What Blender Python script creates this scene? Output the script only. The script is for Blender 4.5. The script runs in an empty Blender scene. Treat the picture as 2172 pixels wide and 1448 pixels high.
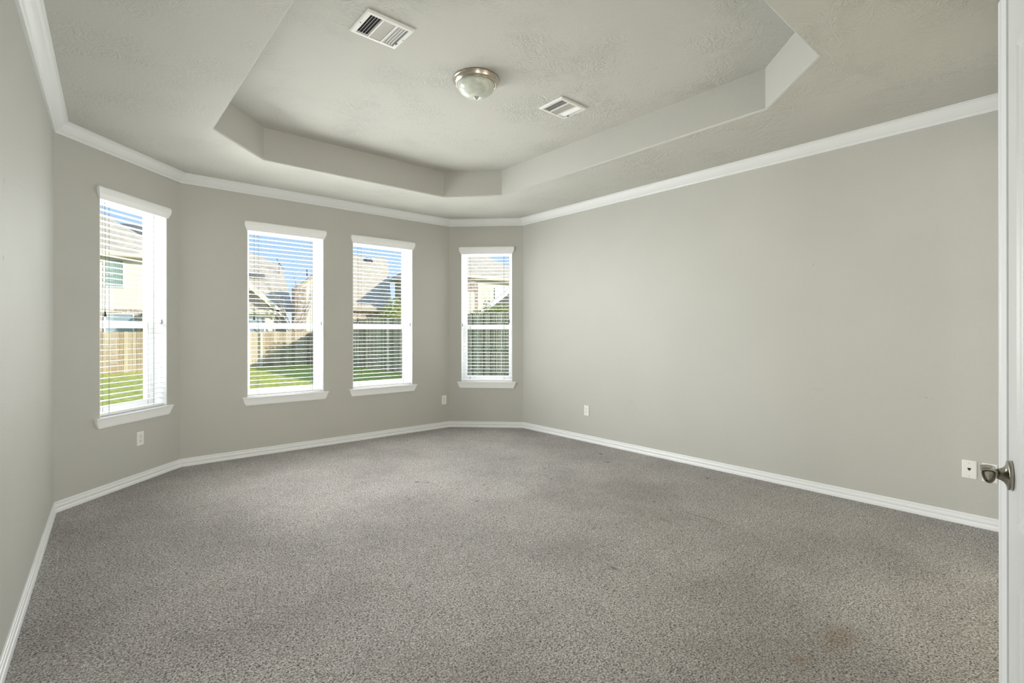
import bpy, math, random
from mathutils import Vector, Matrix
random.seed(7)
sc = bpy.context.scene
col = sc.collection

# ------------------------------------------------------------------ camera
FPX = 1053.61
cam_data = bpy.data.cameras.new('camera')
cam = bpy.data.objects.new('camera', cam_data)
col.objects.link(cam)
cam_data.sensor_fit = 'HORIZONTAL'
cam_data.sensor_width = 36.0
cam_data.lens = FPX / 2172 * 36.0
cam_data.shift_y = -(724 - 702.84) / 2172
cam_data.clip_start = 0.02
cam_data.clip_end = 400
yaw, pitch, roll = 0.7106, 0.0004, -0.0008
fw = Vector((math.sin(yaw) * math.cos(pitch), math.cos(yaw) * math.cos(pitch), math.sin(pitch)))
r0 = Vector((math.cos(yaw), -math.sin(yaw), 0)); u0 = r0.cross(fw)
r1 = r0 * math.cos(roll) + u0 * math.sin(roll); u1 = u0 * math.cos(roll) - r0 * math.sin(roll)
cam.matrix_world = Matrix(((r1.x, u1.x, -fw.x, -4.3773), (r1.y, u1.y, -fw.y, -5.556), (r1.z, u1.z, -fw.z, 1.263), (0, 0, 0, 1)))
sc.camera = cam

# ------------------------------------------------------------------ view, world, sun, lamps
sc.view_settings.view_transform = 'Standard'
sc.view_settings.look = 'None'
sc.view_settings.exposure = 0.0
sc.view_settings.gamma = 1.0
sc.view_settings.use_curve_mapping = False
sc.cycles.use_denoising = True
sc.cycles.denoising_prefilter = 'ACCURATE'
sc.cycles.max_bounces = 10
sc.cycles.diffuse_bounces = 6
sc.cycles.transparent_max_bounces = 24
sc.cycles.sample_clamp_indirect = 6.0
sc.cycles.caustics_reflective = False
sc.cycles.caustics_refractive = False

SUN_DIR = Vector((1.0, -1.05, 0.55)).normalized()     # towards the sun
world = bpy.data.worlds.new('world'); sc.world = world
world.use_nodes = True
wn = world.node_tree.nodes; wl = world.node_tree.links
bg = wn['Background']
wtc = wn.new('ShaderNodeTexCoord'); wsep = wn.new('ShaderNodeSeparateXYZ'); sky = wn.new('ShaderNodeValToRGB')
wl.new(wtc.outputs['Generated'], wsep.inputs[0]); wl.new(wsep.outputs['Z'], sky.inputs['Fac'])
el = sky.color_ramp.elements
el.new(0.10); el.new(0.24)
for e_, (p_, c_) in zip(el, ((0.0, (0.66, 0.76, 0.86)), (0.10, (0.47, 0.65, 0.86)), (0.24, (0.36, 0.56, 0.83)), (1.0, (0.16, 0.32, 0.66)))):
    e_.position = p_; e_.color = (*c_, 1)
wl.new(sky.outputs['Color'], bg.inputs['Color'])
bg.inputs['Strength'].default_value = 1.25

sun_d = bpy.data.lights.new('sun', 'SUN')
sun_d.energy = 5.0; sun_d.color = (1.0, 0.94, 0.84); sun_d.angle = math.radians(0.6)
sun = bpy.data.objects.new('sun', sun_d); col.objects.link(sun)
sun.rotation_euler = SUN_DIR.to_track_quat('Z', 'Y').to_euler()

# ------------------------------------------------------------------ room plan (metres)
W, CHL, CHR = 4.5415, 0.8396, 0.6971
H, HT = 2.743, 3.023
PLAN = [Vector(p) for p in ((-4.7005, -5.65), (-W, -CHL), (-(W - CHL), 0.0), (-CHR, 0.0), (0.0, -CHR), (0.0, -5.65))]
SIDES = ['left', 'bay_left', 'back', 'bay_right', 'right', 'rear']
NP = len(PLAN)


def offset_plan(d):
    """The plan moved inward by d (outward when negative)."""
    out = []
    for i in range(NP):
        a, b, c = PLAN[i - 1], PLAN[i], PLAN[(i + 1) % NP]
        d1 = (b - a).normalized(); d2 = (c - b).normalized()
        n1 = Vector((d1.y, -d1.x)); n2 = Vector((d2.y, -d2.x))
        k = d / (1 + n1.dot(n2))
        out.append(b + (n1 + n2) * k)
    return out


# added area lamps stand in for daylight at each of these windows
WINDOWS = {  # wall index: list of (u0, u1)
    1: [(0.356, 1.034)],
    2: [(0.571, 1.342), (1.676, 2.456)],
    3: [(0.158, 0.841)],
}
SILL_Z, HEAD_Z = 0.60, 2.36


def wall_frame(i):
    a, b = PLAN[i], PLAN[(i + 1) % NP]
    d = (b - a).normalized()
    M = Matrix(((d.x, -d.y, 0, a.x), (d.y, d.x, 0, a.y), (0, 0, 1, 0), (0, 0, 0, 1)))
    return M, (b - a).length


# added lamp watts by wall: outside daylight, inner sky fill, lawn tint; inner spread
DAY = {1: (45.0, 36.0, 3.0, 100), 2: (72.0, 3.0, 4.0, 170), 3: (36.0, 3.0, 3.0, 170)}


def window_lamp(M, name, u, y, z, tilt, w, h, energy, colour, spread):
    ld = bpy.data.lights.new(name, 'AREA')
    ld.shape = 'RECTANGLE'; ld.size = w; ld.size_y = h
    ld.energy = energy; ld.color = colour; ld.spread = math.radians(spread)
    lo = bpy.data.objects.new(name, ld); col.objects.link(lo)
    # local -Z points into the room (-Y of the wall frame)
    lo.matrix_world = M @ Matrix.Translation((u, y, z)) @ Matrix.Rotation(-math.pi / 2 + math.radians(tilt), 4, 'X')


for wi, lst in WINDOWS.items():
    M, L = wall_frame(wi)
    for (a, b) in lst:
        u, w = (a + b) / 2, b - a - 0.06
        e0, e1, e2, sp = DAY[wi]
        window_lamp(M, 'daylight', u, 0.40, 1.62, 12, w, 1.8, e0, (1, 1, 1), 180)
        for k in range(3):
            window_lamp(M, 'sky_fill', u, -0.015, 0.90 + 0.52 * k, 2, w, 0.44, e1 / 3, (1.0, 0.99, 0.955), sp)
        window_lamp(M, 'lawn_fill', u, -0.01, 1.47, 0, w, 1.55, e2, (1.0, 0.98, 0.80), 170)

# unseen fill lamp added in the hall, shining in through the doorway
hall_d = bpy.data.lights.new('hall_fill', 'AREA')
hall_d.shape = 'RECTANGLE'; hall_d.size = 1.2; hall_d.size_y = 1.8; hall_d.energy = 115; hall_d.color = (1.0, 0.97, 0.90)
hall_l = bpy.data.objects.new('hall_fill', hall_d); col.objects.link(hall_l)
hall_l.location = (-4.2, -6.9, 1.35); hall_l.rotation_euler = (math.pi / 2, 0, 0)
hall_l.rotation_euler = Vector((-0.10, -1, 0.0)).to_track_quat('Z', 'Y').to_euler()
rear_l = bpy.data.objects.new('rear_fill', hall_d.copy()); col.objects.link(rear_l)  # second unseen fill lamp, added to brighten the right side
rear_l.data.energy = 36; rear_l.data.color = (1.0, 0.92, 0.70)
rear_l.location = (-1.5, -6.9, 1.45); rear_l.rotation_euler = Vector((0.0, -1, 0.0)).to_track_quat('Z', 'Y').to_euler()


# ------------------------------------------------------------------ materials
def new_mat(name):
    m = bpy.data.materials.new(name); m.use_nodes = True
    nt = m.node_tree
    return m, nt, nt.nodes['Principled BSDF']


def N(nt, t, **kw):
    n = nt.nodes.new(t)
    for k, v in kw.items():
        if k in n.inputs.keys():
            n.inputs[k].default_value = v
        else:
            setattr(n, k, v)
    return n


def plain(name, c, rough=0.5, metal=0.0, spec=0.5):
    m, nt, b = new_mat(name)
    b.inputs['Base Color'].default_value = (*c, 1)
    b.inputs['Roughness'].default_value = rough
    b.inputs['Metallic'].default_value = metal
    b.inputs['Specular IOR Level'].default_value = spec
    return m


def ramp(nt, stops):
    r = nt.nodes.new('ShaderNodeValToRGB')
    e = r.color_ramp.elements
    while len(e) < len(stops):
        e.new(0.5)
    for i, (p, c) in enumerate(stops):
        e[i].position = p
        e[i].color = (*c, 1) if len(c) == 3 else c
    return r


def bump(nt, b, height, strength, dist):
    n = nt.nodes.new('ShaderNodeBump')
    n.inputs['Strength'].default_value = strength
    n.inputs['Distance'].default_value = dist
    nt.links.new(height, n.inputs['Height'])
    nt.links.new(n.outputs['Normal'], b.inputs['Normal'])
    return n


def math_node(nt, op, a, b=None, clamp=False):
    n = nt.nodes.new('ShaderNodeMath'); n.operation = op; n.use_clamp = clamp
    for i, v in enumerate((a, b)):
        if v is None:
            continue
        if isinstance(v, (int, float)):
            n.inputs[i].default_value = v
        else:
            nt.links.new(v, n.inputs[i])
    return n.outputs[0]


def mix_col(nt, fac, a, b, mode='MIX'):
    n = nt.nodes.new('ShaderNodeMix'); n.data_type = 'RGBA'; n.blend_type = mode
    if isinstance(fac, (int, float)):
        n.inputs[0].default_value = fac
    else:
        nt.links.new(fac, n.inputs[0])
    for i, v in ((6, a), (7, b)):
        if isinstance(v, tuple):
            n.inputs[i].default_value = (*v, 1)
        else:
            nt.links.new(v, n.inputs[i])
    return n.outputs[2]


WALL_C = (0.494, 0.493, 0.462)


def spot_mask(nt, pos, spots, soft=0.5):
    """Sum of soft round spots at world points (x, y, z, rx, ry, rz)."""
    total = None
    for (x, y, z, rx, ry, rz) in spots:
        v = nt.nodes.new('ShaderNodeVectorMath'); v.operation = 'SUBTRACT'
        nt.links.new(pos, v.inputs[0]); v.inputs[1].default_value = (x, y, z)
        s = nt.nodes.new('ShaderNodeVectorMath'); s.operation = 'MULTIPLY'
        nt.links.new(v.outputs[0], s.inputs[0]); s.inputs[1].default_value = (1 / rx, 1 / ry, 1 / rz)
        l = nt.nodes.new('ShaderNodeVectorMath'); l.operation = 'LENGTH'
        nt.links.new(s.outputs[0], l.inputs[0])
        mr = nt.nodes.new('ShaderNodeMapRange'); mr.interpolation_type = 'SMOOTHSTEP'
        nt.links.new(l.outputs['Value'], mr.inputs['Value'])
        mr.inputs['From Min'].default_value = 1.0; mr.inputs['From Max'].default_value = soft
        total = mr.outputs[0] if total is None else math_node(nt, 'MAXIMUM', total, mr.outputs[0])
    return total


def make_wall_paint():
    m, nt, b = new_mat('wall_paint')
    tc = N(nt, 'ShaderNodeTexCoord'); geo = N(nt, 'ShaderNodeNewGeometry')
    n1 = N(nt, 'ShaderNodeTexNoise', Scale=170.0, Detail=2.0)
    nt.links.new(geo.outputs['Position'], n1.inputs['Vector'])
    n2 = N(nt, 'ShaderNodeTexNoise', Scale=0.9, Detail=2.0)
    nt.links.new(geo.outputs['Position'], n2.inputs['Vector'])
    r = ramp(nt, [(0.3, tuple(c * 0.97 for c in WALL_C)), (0.7, tuple(c * 1.03 for c in WALL_C))])
    nt.links.new(n2.outputs['Fac'], r.inputs['Fac'])
    # scuffs and chips on the paint
    scuff = spot_mask(nt, geo.outputs['Position'], [(0, -2.40, 0.52, .2, .05, .05), (0, -2.46, 0.47, .2, .025, .04), (0, -4.16, 0.81, .2, .08, .02)], 0.2)
    chip = spot_mask(nt, geo.outputs['Position'], [(0, -4.825, .808, .2, .012, .004), (0, -4.86, .805, .2, .006, .004), (-4.609, -2.866, 1.839, .2, .012, .012), (-4.609, -2.887, 1.542, .2, .016, .014), (0, -4.13, 1.795, .2, .006, .006), (0, -0.79, 2.65, .2, .006, .006)], 0.4)
    sm = math_node(nt, 'MULTIPLY', scuff, 0.12)
    c1 = mix_col(nt, sm, r.outputs['Color'], (0.34, 0.34, 0.33))
    cm = math_node(nt, 'MULTIPLY', chip, 0.6)
    c2 = mix_col(nt, cm, c1, (0.30, 0.22, 0.12))
    nt.links.new(c2, b.inputs['Base Color'])
    b.inputs['Roughness'].default_value = 0.62
    b.inputs['Specular IOR Level'].default_value = 0.35
    bump(nt, b, n1.outputs['Fac'], 0.5, 0.003)
    return m


def make_ceiling_paint():
    """Stomped plaster: fans of brush ridges round scattered centres."""
    m, nt, b = new_mat('stomped_ceiling_plaster')
    geo = N(nt, 'ShaderNodeNewGeometry')
    warp = N(nt, 'ShaderNodeTexNoise', Scale=3.0, Detail=1.0)
    nt.links.new(geo.outputs['Position'], warp.inputs['Vector'])
    wv = N(nt, 'ShaderNodeVectorMath', operation='SCALE'); wv.inputs['Scale'].default_value = 0.10
    nt.links.new(warp.outputs['Color'], wv.inputs[0])
    pv = N(nt, 'ShaderNodeVectorMath', operation='ADD')
    nt.links.new(geo.outputs['Position'], pv.inputs[0]); nt.links.new(wv.outputs[0], pv.inputs[1])
    heights = []
    for k, (scale, off) in enumerate(((4.2, 0.0), (5.5, 13.7))):
        sh = N(nt, 'ShaderNodeVectorMath', operation='ADD'); sh.inputs[1].default_value = (off, off * .37, 0)
        nt.links.new(pv.outputs[0], sh.inputs[0])
        fl = N(nt, 'ShaderNodeVectorMath', operation='MULTIPLY'); fl.inputs[1].default_value = (1, 1, 0)
        nt.links.new(sh.outputs[0], fl.inputs[0])
        vo = N(nt, 'ShaderNodeTexVoronoi', voronoi_dimensions='2D', feature='F1'); vo.inputs['Scale'].default_value = scale
        nt.links.new(fl.outputs[0], vo.inputs['Vector'])
        df = N(nt, 'ShaderNodeVectorMath', operation='SUBTRACT')
        nt.links.new(fl.outputs[0], df.inputs[0]); nt.links.new(vo.outputs['Position'], df.inputs[1])
        sp = N(nt, 'ShaderNodeSeparateXYZ'); nt.links.new(df.outputs[0], sp.inputs[0])
        ang = math_node(nt, 'ARCTAN2', sp.outputs['Y'], sp.outputs['X'])
        ln = N(nt, 'ShaderNodeVectorMath', operation='LENGTH'); nt.links.new(df.outputs[0], ln.inputs[0])
        cb = N(nt, 'ShaderNodeCombineXYZ')
        nt.links.new(math_node(nt, 'MULTIPLY', ang, 4.5), cb.inputs['X'])
        nt.links.new(math_node(nt, 'MULTIPLY', ln.outputs['Value'], 16.0), cb.inputs['Y'])
        cs = N(nt, 'ShaderNodeSeparateXYZ'); nt.links.new(vo.outputs['Color'], cs.inputs[0])
        nt.links.new(math_node(nt, 'MULTIPLY', cs.outputs['X'], 50.0), cb.inputs['Z'])
        no = N(nt, 'ShaderNodeTexNoise', Scale=1.6, Detail=3.0, Roughness=0.55)
        nt.links.new(cb.outputs[0], no.inputs['Vector'])
        rr = ramp(nt, [(0.42, (0, 0, 0)), (0.60, (1, 1, 1))])
        nt.links.new(no.outputs['Fac'], rr.inputs['Fac'])
        fade = N(nt, 'ShaderNodeMapRange', interpolation_type='SMOOTHSTEP')
        nt.links.new(ln.outputs['Value'], fade.inputs['Value'])
        fade.inputs['From Min'].default_value = 0.025; fade.inputs['From Max'].default_value = 0.075
        heights.append(mix_col(nt, fade.outputs[0], (0.5, 0.5, 0.5), rr.outputs['Color']))
    pm = N(nt, 'ShaderNodeTexNoise', Scale=2.2, Detail=2.0)
    nt.links.new(geo.outputs['Position'], pm.inputs['Vector'])
    pr = ramp(nt, [(0.42, (0.10, 0.10, 0.10)), (0.70, (1, 1, 1))])
    nt.links.new(pm.outputs['Fac'], pr.inputs['Fac'])
    h = mix_col(nt, 0.5, heights[0], heights[1])
    h2 = mix_col(nt, pr.outputs['Color'], (0.5, 0.5, 0.5), h)
    b.inputs['Base Color'].default_value = (0.556, 0.554, 0.520, 1)
    b.inputs['Roughness'].default_value = 0.75
    b.inputs['Specular IOR Level'].default_value = 0.25
    bump(nt, b, h2, 0.85, 0.0065)
    return m


def make_carpet():
    m, nt, b = new_mat('cut_pile_carpet')
    geo = N(nt, 'ShaderNodeNewGeometry')
    P = geo.outputs['Position']
    wn_ = N(nt, 'ShaderNodeTexNoise', Scale=60.0, Detail=2.0)
    nt.links.new(P, wn_.inputs['Vector'])
    ws = N(nt, 'ShaderNodeVectorMath', operation='SCALE'); ws.inputs['Scale'].default_value = 0.016
    nt.links.new(wn_.outputs['Color'], ws.inputs[0])
    pv = N(nt, 'ShaderNodeVectorMath', operation='ADD'); nt.links.new(P, pv.inputs[0]); nt.links.new(ws.outputs[0], pv.inputs[1])
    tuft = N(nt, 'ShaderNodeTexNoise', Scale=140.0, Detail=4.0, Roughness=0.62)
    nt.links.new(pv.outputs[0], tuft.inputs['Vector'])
    tr = ramp(nt, [(0.34, (0.050, 0.044, 0.040)), (0.43, (0.270, 0.254, 0.244)), (0.52, (0.515, 0.497, 0.492)), (0.64, (0.80, 0.782, 0.785))])  # dark stops paint the shade between tufts into the pile colour
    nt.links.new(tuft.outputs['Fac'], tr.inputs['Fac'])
    # traffic wear: broad uneven patches
    wear = N(nt, 'ShaderNodeTexNoise', Scale=1.3, Detail=4.0, Roughness=0.62)
    nt.links.new(P, wear.inputs['Vector'])
    wr = ramp(nt, [(0.36, (0.84, 0.83, 0.82)), (0.64, (1.10, 1.09, 1.08))])
    nt.links.new(wear.outputs['Fac'], wr.inputs['Fac'])
    c = mix_col(nt, 1.0, tr.outputs['Color'], wr.outputs['Color'], 'MULTIPLY')
    soil = spot_mask(nt, P, [(-1.35, -3.25, 0, .75, .8, 1), (-2.3, -4.6, 0, .9, .6, 1), (-3.4, -4.2, 0, .6, .6, 1)], 0.1)
    wob = N(nt, 'ShaderNodeTexNoise', Scale=4.0, Detail=4.0, Roughness=0.6)
    nt.links.new(P, wob.inputs['Vector'])
    sm = math_node(nt, 'MULTIPLY', math_node(nt, 'MULTIPLY', soil, wob.outputs['Fac']), 0.42)
    c = mix_col(nt, sm, c, (0.20, 0.172, 0.145))
    spots = spot_mask(nt, P, CARPET_SPOTS, 0.2)
    br_ = ramp(nt, [(0.36, (1, 1, 1)), (0.56, (0.6, 0.6, 0.6))])
    frag = N(nt, 'ShaderNodeTexNoise', Scale=75.0, Detail=3.0)
    nt.links.new(P, frag.inputs['Vector']); nt.links.new(frag.outputs['Fac'], br_.inputs['Fac'])
    spots = math_node(nt, 'MULTIPLY', spots, br_.outputs['Color'])
    c = mix_col(nt, math_node(nt, 'MULTIPLY', spots, 0.8), c, (0.09, 0.075, 0.065))
    rust = spot_mask(nt, P, RUST_SPOTS, 0.1)
    c = mix_col(nt, math_node(nt, 'MULTIPLY', rust, 0.30), c, (0.24, 0.14, 0.05))
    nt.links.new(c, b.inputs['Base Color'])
    b.inputs['Roughness'].default_value = 1.0
    b.inputs['Specular IOR Level'].default_value = 0.05
    b.inputs['Sheen Weight'].default_value = 0.15
    b.inputs['Sheen Roughness'].default_value = 0.5
    bump(nt, b, tuft.outputs['Fac'], 1.0, 0.014)
    return m


# small dark dents and stains on the carpet: x, y, z, radius x, y, z
CARPET_SPOTS = [(-2.26, -1.87, 0, .035, .03, 1), (-2.20, -1.94, 0, .025, .02, 1), (-1.88, -2.30, 0, .03, .025, 1), (-2.16, -2.57, 0, .025, .02, 1),
                (-1.15, -2.27, 0, .035, .02, 1), (-1.34, -2.54, 0, .02, .03, 1), (-0.33, -2.26, 0, .045, .03, 1), (-0.54, -2.52, 0, .035, .03, 1),
                (-0.31, -3.41, 0, .04, .025, 1), (-1.17, -3.45, 0, .025, .02, 1), (-1.89, -3.48, 0, .022, .018, 1), (-2.235, -3.90, 0, .018, .05, 1), (-1.19, -3.86, 0, .009, .28, 1)]
RUST_SPOTS = [(-2.02, -4.88, 0, .16, .09, 1), (-2.29, -4.83, 0, .07, .05, 1), (-1.43, -3.67, 0, .05, .1, 1)]


def make_glass():
    m, nt, b = new_mat('window_glass')
    nt.nodes.remove(b)
    out = nt.nodes['Material Output']
    t = N(nt, 'ShaderNodeBsdfTransparent'); t.inputs['Color'].default_value = (0.93, 0.95, 0.95, 1)
    g = N(nt, 'ShaderNodeBsdfGlossy'); g.inputs['Roughness'].default_value = 0.02
    f = N(nt, 'ShaderNodeLayerWeight'); f.inputs['Blend'].default_value = 0.5
    fac = math_node(nt, 'ADD', math_node(nt, 'MULTIPLY', math_node(nt, 'POWER', f.outputs['Facing'], 4.0), 0.5), 0.008)
    mx = N(nt, 'ShaderNodeMixShader')
    nt.links.new(fac, mx.inputs[0]); nt.links.new(t.outputs[0], mx.inputs[1]); nt.links.new(g.outputs[0], mx.inputs[2])
    nt.links.new(mx.outputs[0], out.inputs['Surface'])
    return m


def make_slat():
    m, nt, b = new_mat('blind_slat_white')
    b.inputs['Base Color'].default_value = (0.86, 0.86, 0.85, 1)
    b.inputs['Roughness'].default_value = 0.42
    b.inputs['Subsurface Weight'].default_value = 0.0
    return m


def make_siding(name, c, board=0.18):
    m, nt, b = new_mat(name)
    geo = N(nt, 'ShaderNodeNewGeometry')
    s = N(nt, 'ShaderNodeSeparateXYZ'); nt.links.new(geo.outputs['Position'], s.inputs[0])
    fr = math_node(nt, 'FRACT', math_node(nt, 'MULTIPLY', s.outputs['Z'], 1 / board))
    n = N(nt, 'ShaderNodeTexNoise', Scale=2.0, Detail=3.0); nt.links.new(geo.outputs['Position'], n.inputs['Vector'])
    r = ramp(nt, [(0.3, tuple(x * .95 for x in c)), (0.7, c)])
    nt.links.new(n.outputs['Fac'], r.inputs['Fac'])
    nt.links.new(r.outputs['Color'], b.inputs['Base Color'])
    b.inputs['Roughness'].default_value = 0.8
    bump(nt, b, fr, 0.6, 0.03)
    return m


def make_brick(name, c1, c2, mortar):
    m, nt, b = new_mat(name)
    geo = N(nt, 'ShaderNodeNewGeometry')
    s = N(nt, 'ShaderNodeSeparateXYZ'); nt.links.new(geo.outputs['Position'], s.inputs[0])
    cb = N(nt, 'ShaderNodeCombineXYZ')
    nt.links.new(math_node(nt, 'ADD', s.outputs['X'], s.outputs['Y']), cb.inputs['X']); nt.links.new(s.outputs['Z'], cb.inputs['Y'])
    br = N(nt, 'ShaderNodeTexBrick', Scale=1.0)
    br.inputs['Color1'].default_value = (*c1, 1); br.inputs['Color2'].default_value = (*c2, 1); br.inputs['Mortar'].default_value = (*mortar, 1)
    br.inputs['Brick Width'].default_value = 0.22; br.inputs['Row Height'].default_value = 0.075; br.inputs['Mortar Size'].default_value = 0.008
    nt.links.new(cb.outputs[0], br.inputs['Vector'])
    n = N(nt, 'ShaderNodeTexNoise', Scale=9.0, Detail=3.0); nt.links.new(geo.outputs['Position'], n.inputs['Vector'])
    r = ramp(nt, [(0.35, (0.6, 0.58, 0.55)), (0.6, (1.15, 1.12, 1.08))]); nt.links.new(n.outputs['Fac'], r.inputs['Fac'])
    c = mix_col(nt, 1.0, br.outputs['Color'], r.outputs['Color'], 'MULTIPLY')
    nt.links.new(c, b.inputs['Base Color']); b.inputs['Roughness'].default_value = 0.9
    return m


def make_shingle(name, c):
    m, nt, b = new_mat(name)
    geo = N(nt, 'ShaderNodeNewGeometry')
    s = N(nt, 'ShaderNodeSeparateXYZ'); nt.links.new(geo.outputs['Position'], s.inputs[0])
    cb = N(nt, 'ShaderNodeCombineXYZ')
    nt.links.new(math_node(nt, 'ADD', s.outputs['X'], math_node(nt, 'MULTIPLY', s.outputs['Y'], 0.6)), cb.inputs['X']); nt.links.new(math_node(nt, 'MULTIPLY', s.outputs['Z'], 1.5), cb.inputs['Y'])
    br = N(nt, 'ShaderNodeTexBrick', Scale=1.0)
    br.inputs['Color1'].default_value = (*[x * .9 for x in c], 1); br.inputs['Color2'].default_value = (*[x * 1.08 for x in c], 1)
    br.inputs['Mortar'].default_value = (*[x * .72 for x in c], 1)
    br.inputs['Brick Width'].default_value = 0.32; br.inputs['Row Height'].default_value = 0.15; br.inputs['Mortar Size'].default_value = 0.010
    nt.links.new(cb.outputs[0], br.inputs['Vector'])
    n = N(nt, 'ShaderNodeTexNoise', Scale=3.0, Detail=5.0, Roughness=0.7); nt.links.new(geo.outputs['Position'], n.inputs['Vector'])
    r = ramp(nt, [(0.3, (0.85, 0.85, 0.85)), (0.7, (1.1, 1.1, 1.1))]); nt.links.new(n.outputs['Fac'], r.inputs['Fac'])
    c2 = mix_col(nt, 1.0, br.outputs['Color'], r.outputs['Color'], 'MULTIPLY')
    nt.links.new(c2, b.inputs['Base Color']); b.inputs['Roughness'].default_value = 0.95
    return m


def make_picket(name, c1, c2):
    m, nt, b = new_mat(name)
    geo = N(nt, 'ShaderNodeNewGeometry')
    mp = N(nt, 'ShaderNodeMapping'); mp.inputs['Scale'].default_value = (22, 22, 1.2)
    nt.links.new(geo.outputs['Position'], mp.inputs['Vector'])
    n = N(nt, 'ShaderNodeTexNoise', Scale=1.0, Detail=4.0); nt.links.new(mp.outputs[0], n.inputs['Vector'])
    f = math_node(nt, 'ADD', math_node(nt, 'MULTIPLY', n.outputs['Fac'], 0.55), math_node(nt, 'MULTIPLY', geo.outputs['Random Per Island'], 0.5))
    r = ramp(nt, [(0.25, c1), (0.80, c2)]); nt.links.new(f, r.inputs['Fac'])
    nt.links.new(r.outputs['Color'], b.inputs['Base Color']); b.inputs['Roughness'].default_value = 0.9
    return m


def make_noise_mat(name, c1, c2, scale, rough=0.9, bs=0.0, bd=0.02, lo=0.35, hi=0.65):
    m, nt, b = new_mat(name)
    geo = N(nt, 'ShaderNodeNewGeometry')
    n = N(nt, 'ShaderNodeTexNoise', Scale=scale, Detail=5.0, Roughness=0.65); nt.links.new(geo.outputs['Position'], n.inputs['Vector'])
    r = ramp(nt, [(lo, c1), (hi, c2)]); nt.links.new(n.outputs['Fac'], r.inputs['Fac'])
    nt.links.new(r.outputs['Color'], b.inputs['Base Color']); b.inputs['Roughness'].default_value = rough
    if bs:
        bump(nt, b, n.outputs['Fac'], bs, bd)
    return m


def make_leaf(name, c1, c2):
    m, nt, b = new_mat(name)
    geo = N(nt, 'ShaderNodeNewGeometry')
    r = ramp(nt, [(0.0, c1), (1.0, c2)]); nt.links.new(geo.outputs['Random Per Island'], r.inputs['Fac'])
    nt.links.new(r.outputs['Color'], b.inputs['Base Color']); b.inputs['Roughness'].default_value = 0.6
    return m


def make_alabaster():
    m, nt, b = new_mat('frosted_alabaster_glass')
    tc = N(nt, 'ShaderNodeTexCoord')
    n = N(nt, 'ShaderNodeTexNoise', Scale=9.0, Detail=5.0, Distortion=2.5); nt.links.new(tc.outputs['Object'], n.inputs['Vector'])
    r = ramp(nt, [(0.35, (0.54, 0.585, 0.51)), (0.65, (0.70, 0.73, 0.68))]); nt.links.new(n.outputs['Fac'], r.inputs['Fac'])
    nt.links.new(r.outputs['Color'], b.inputs['Base Color'])
    b.inputs['Roughness'].default_value = 0.28
    b.inputs['Subsurface Weight'].default_value = 0.3
    b.inputs['Subsurface Radius'].default_value = (0.03, 0.03, 0.03)
    return m


MAT = dict(
    wall=make_wall_paint(), ceil=make_ceiling_paint(), carpet=None, glass=make_glass(), slat=make_slat(),
    trim=plain('white_trim_paint', (0.80, 0.815, 0.84), 0.38),
    valance=plain('blind_white_paint', (0.88, 0.89, 0.91), 0.4),
    crown=plain('crown_paint', (0.75, 0.765, 0.775), 0.42),
    vinyl=plain('white_vinyl', (0.84, 0.84, 0.85), 0.35),
    door=plain('white_door_paint', (0.70, 0.71, 0.71), 0.35),
    plate=plain('white_plastic', (0.80, 0.80, 0.79), 0.35),
    slot=plain('dark_slot', (0.02, 0.018, 0.016), 0.6),
    cord=plain('grey_cord', (0.16, 0.15, 0.13), 0.8),  # dark grey paints in the backlit look of the white cords
    tassel=plain('backlit_tassel', (0.012, 0.010, 0.009), 0.4),  # black puts the backlit tassel's silhouette into its colour
    cleat=plain('clear_grey_plastic', (0.45, 0.45, 0.47), 0.3),
    nickel=plain('brushed_nickel', (0.56, 0.50, 0.42), 0.24, 1.0),
    bright=plain('bright_nickel', (0.66, 0.63, 0.58), 0.14, 1.0),
    lever=plain('satin_nickel_lever', (0.40, 0.38, 0.33), 0.20, 1.0),
    alabaster=make_alabaster(),
    register=plain('white_enamel', (0.76, 0.76, 0.75), 0.4),
    duct=plain('duct_shade', (0.018, 0.016, 0.014), 0.8),
    grass=make_noise_mat('lawn_grass', (0.36, 0.40, 0.04), (0.92, 0.86, 0.20), 7.0, 0.9, 0.9, 0.08),
    picket_tan=make_picket('weathered_tan_cedar', (0.42, 0.31, 0.19), (0.78, 0.64, 0.45)),
    picket_grey=make_picket('weathered_grey_cedar', (0.30, 0.25, 0.16), (0.80, 0.69, 0.50)),
    rail=make_picket('fence_rail_wood', (0.35, 0.26, 0.16), (0.60, 0.50, 0.36)),
    cream=make_siding('cream_siding', (0.86, 0.80, 0.69)),
    tan=make_siding('tan_siding', (0.62, 0.54, 0.43)),
    fascia=plain('cream_fascia', (0.80, 0.74, 0.60), 0.6),
    soffit=plain('tan_soffit', (0.55, 0.46, 0.30), 0.7),
    whiteboard=plain('white_rake_board', (0.80, 0.81, 0.80), 0.6),
    brick=make_brick('tumbled_brown_brick', (0.36, 0.27, 0.20), (0.62, 0.52, 0.42), (0.66, 0.60, 0.52)),
    shingle=make_shingle('tan_shingles', (0.70, 0.59, 0.45)),
    shingle_dark=make_shingle('grey_shingles', (0.17, 0.165, 0.155)),
    curtain=plain('green_curtain', (0.30, 0.40, 0.35), 0.8),
    winglass=plain('blue_grey_window', (0.34, 0.42, 0.46), 0.15),
    metal=plain('roof_metal', (0.16, 0.16, 0.17), 0.5, 0.4),
    bark=make_noise_mat('pale_bark', (0.40, 0.33, 0.24), (0.70, 0.62, 0.50), 12.0),
    leaf=make_leaf('lime_leaves', (0.20, 0.26, 0.03), (0.55, 0.56, 0.12)),
    leafdark=make_leaf('deep_green_leaves', (0.03, 0.09, 0.02), (0.10, 0.22, 0.05)),
    hallwall=plain('hall_paint', (0.56, 0.545, 0.475), 0.7),
)


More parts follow.
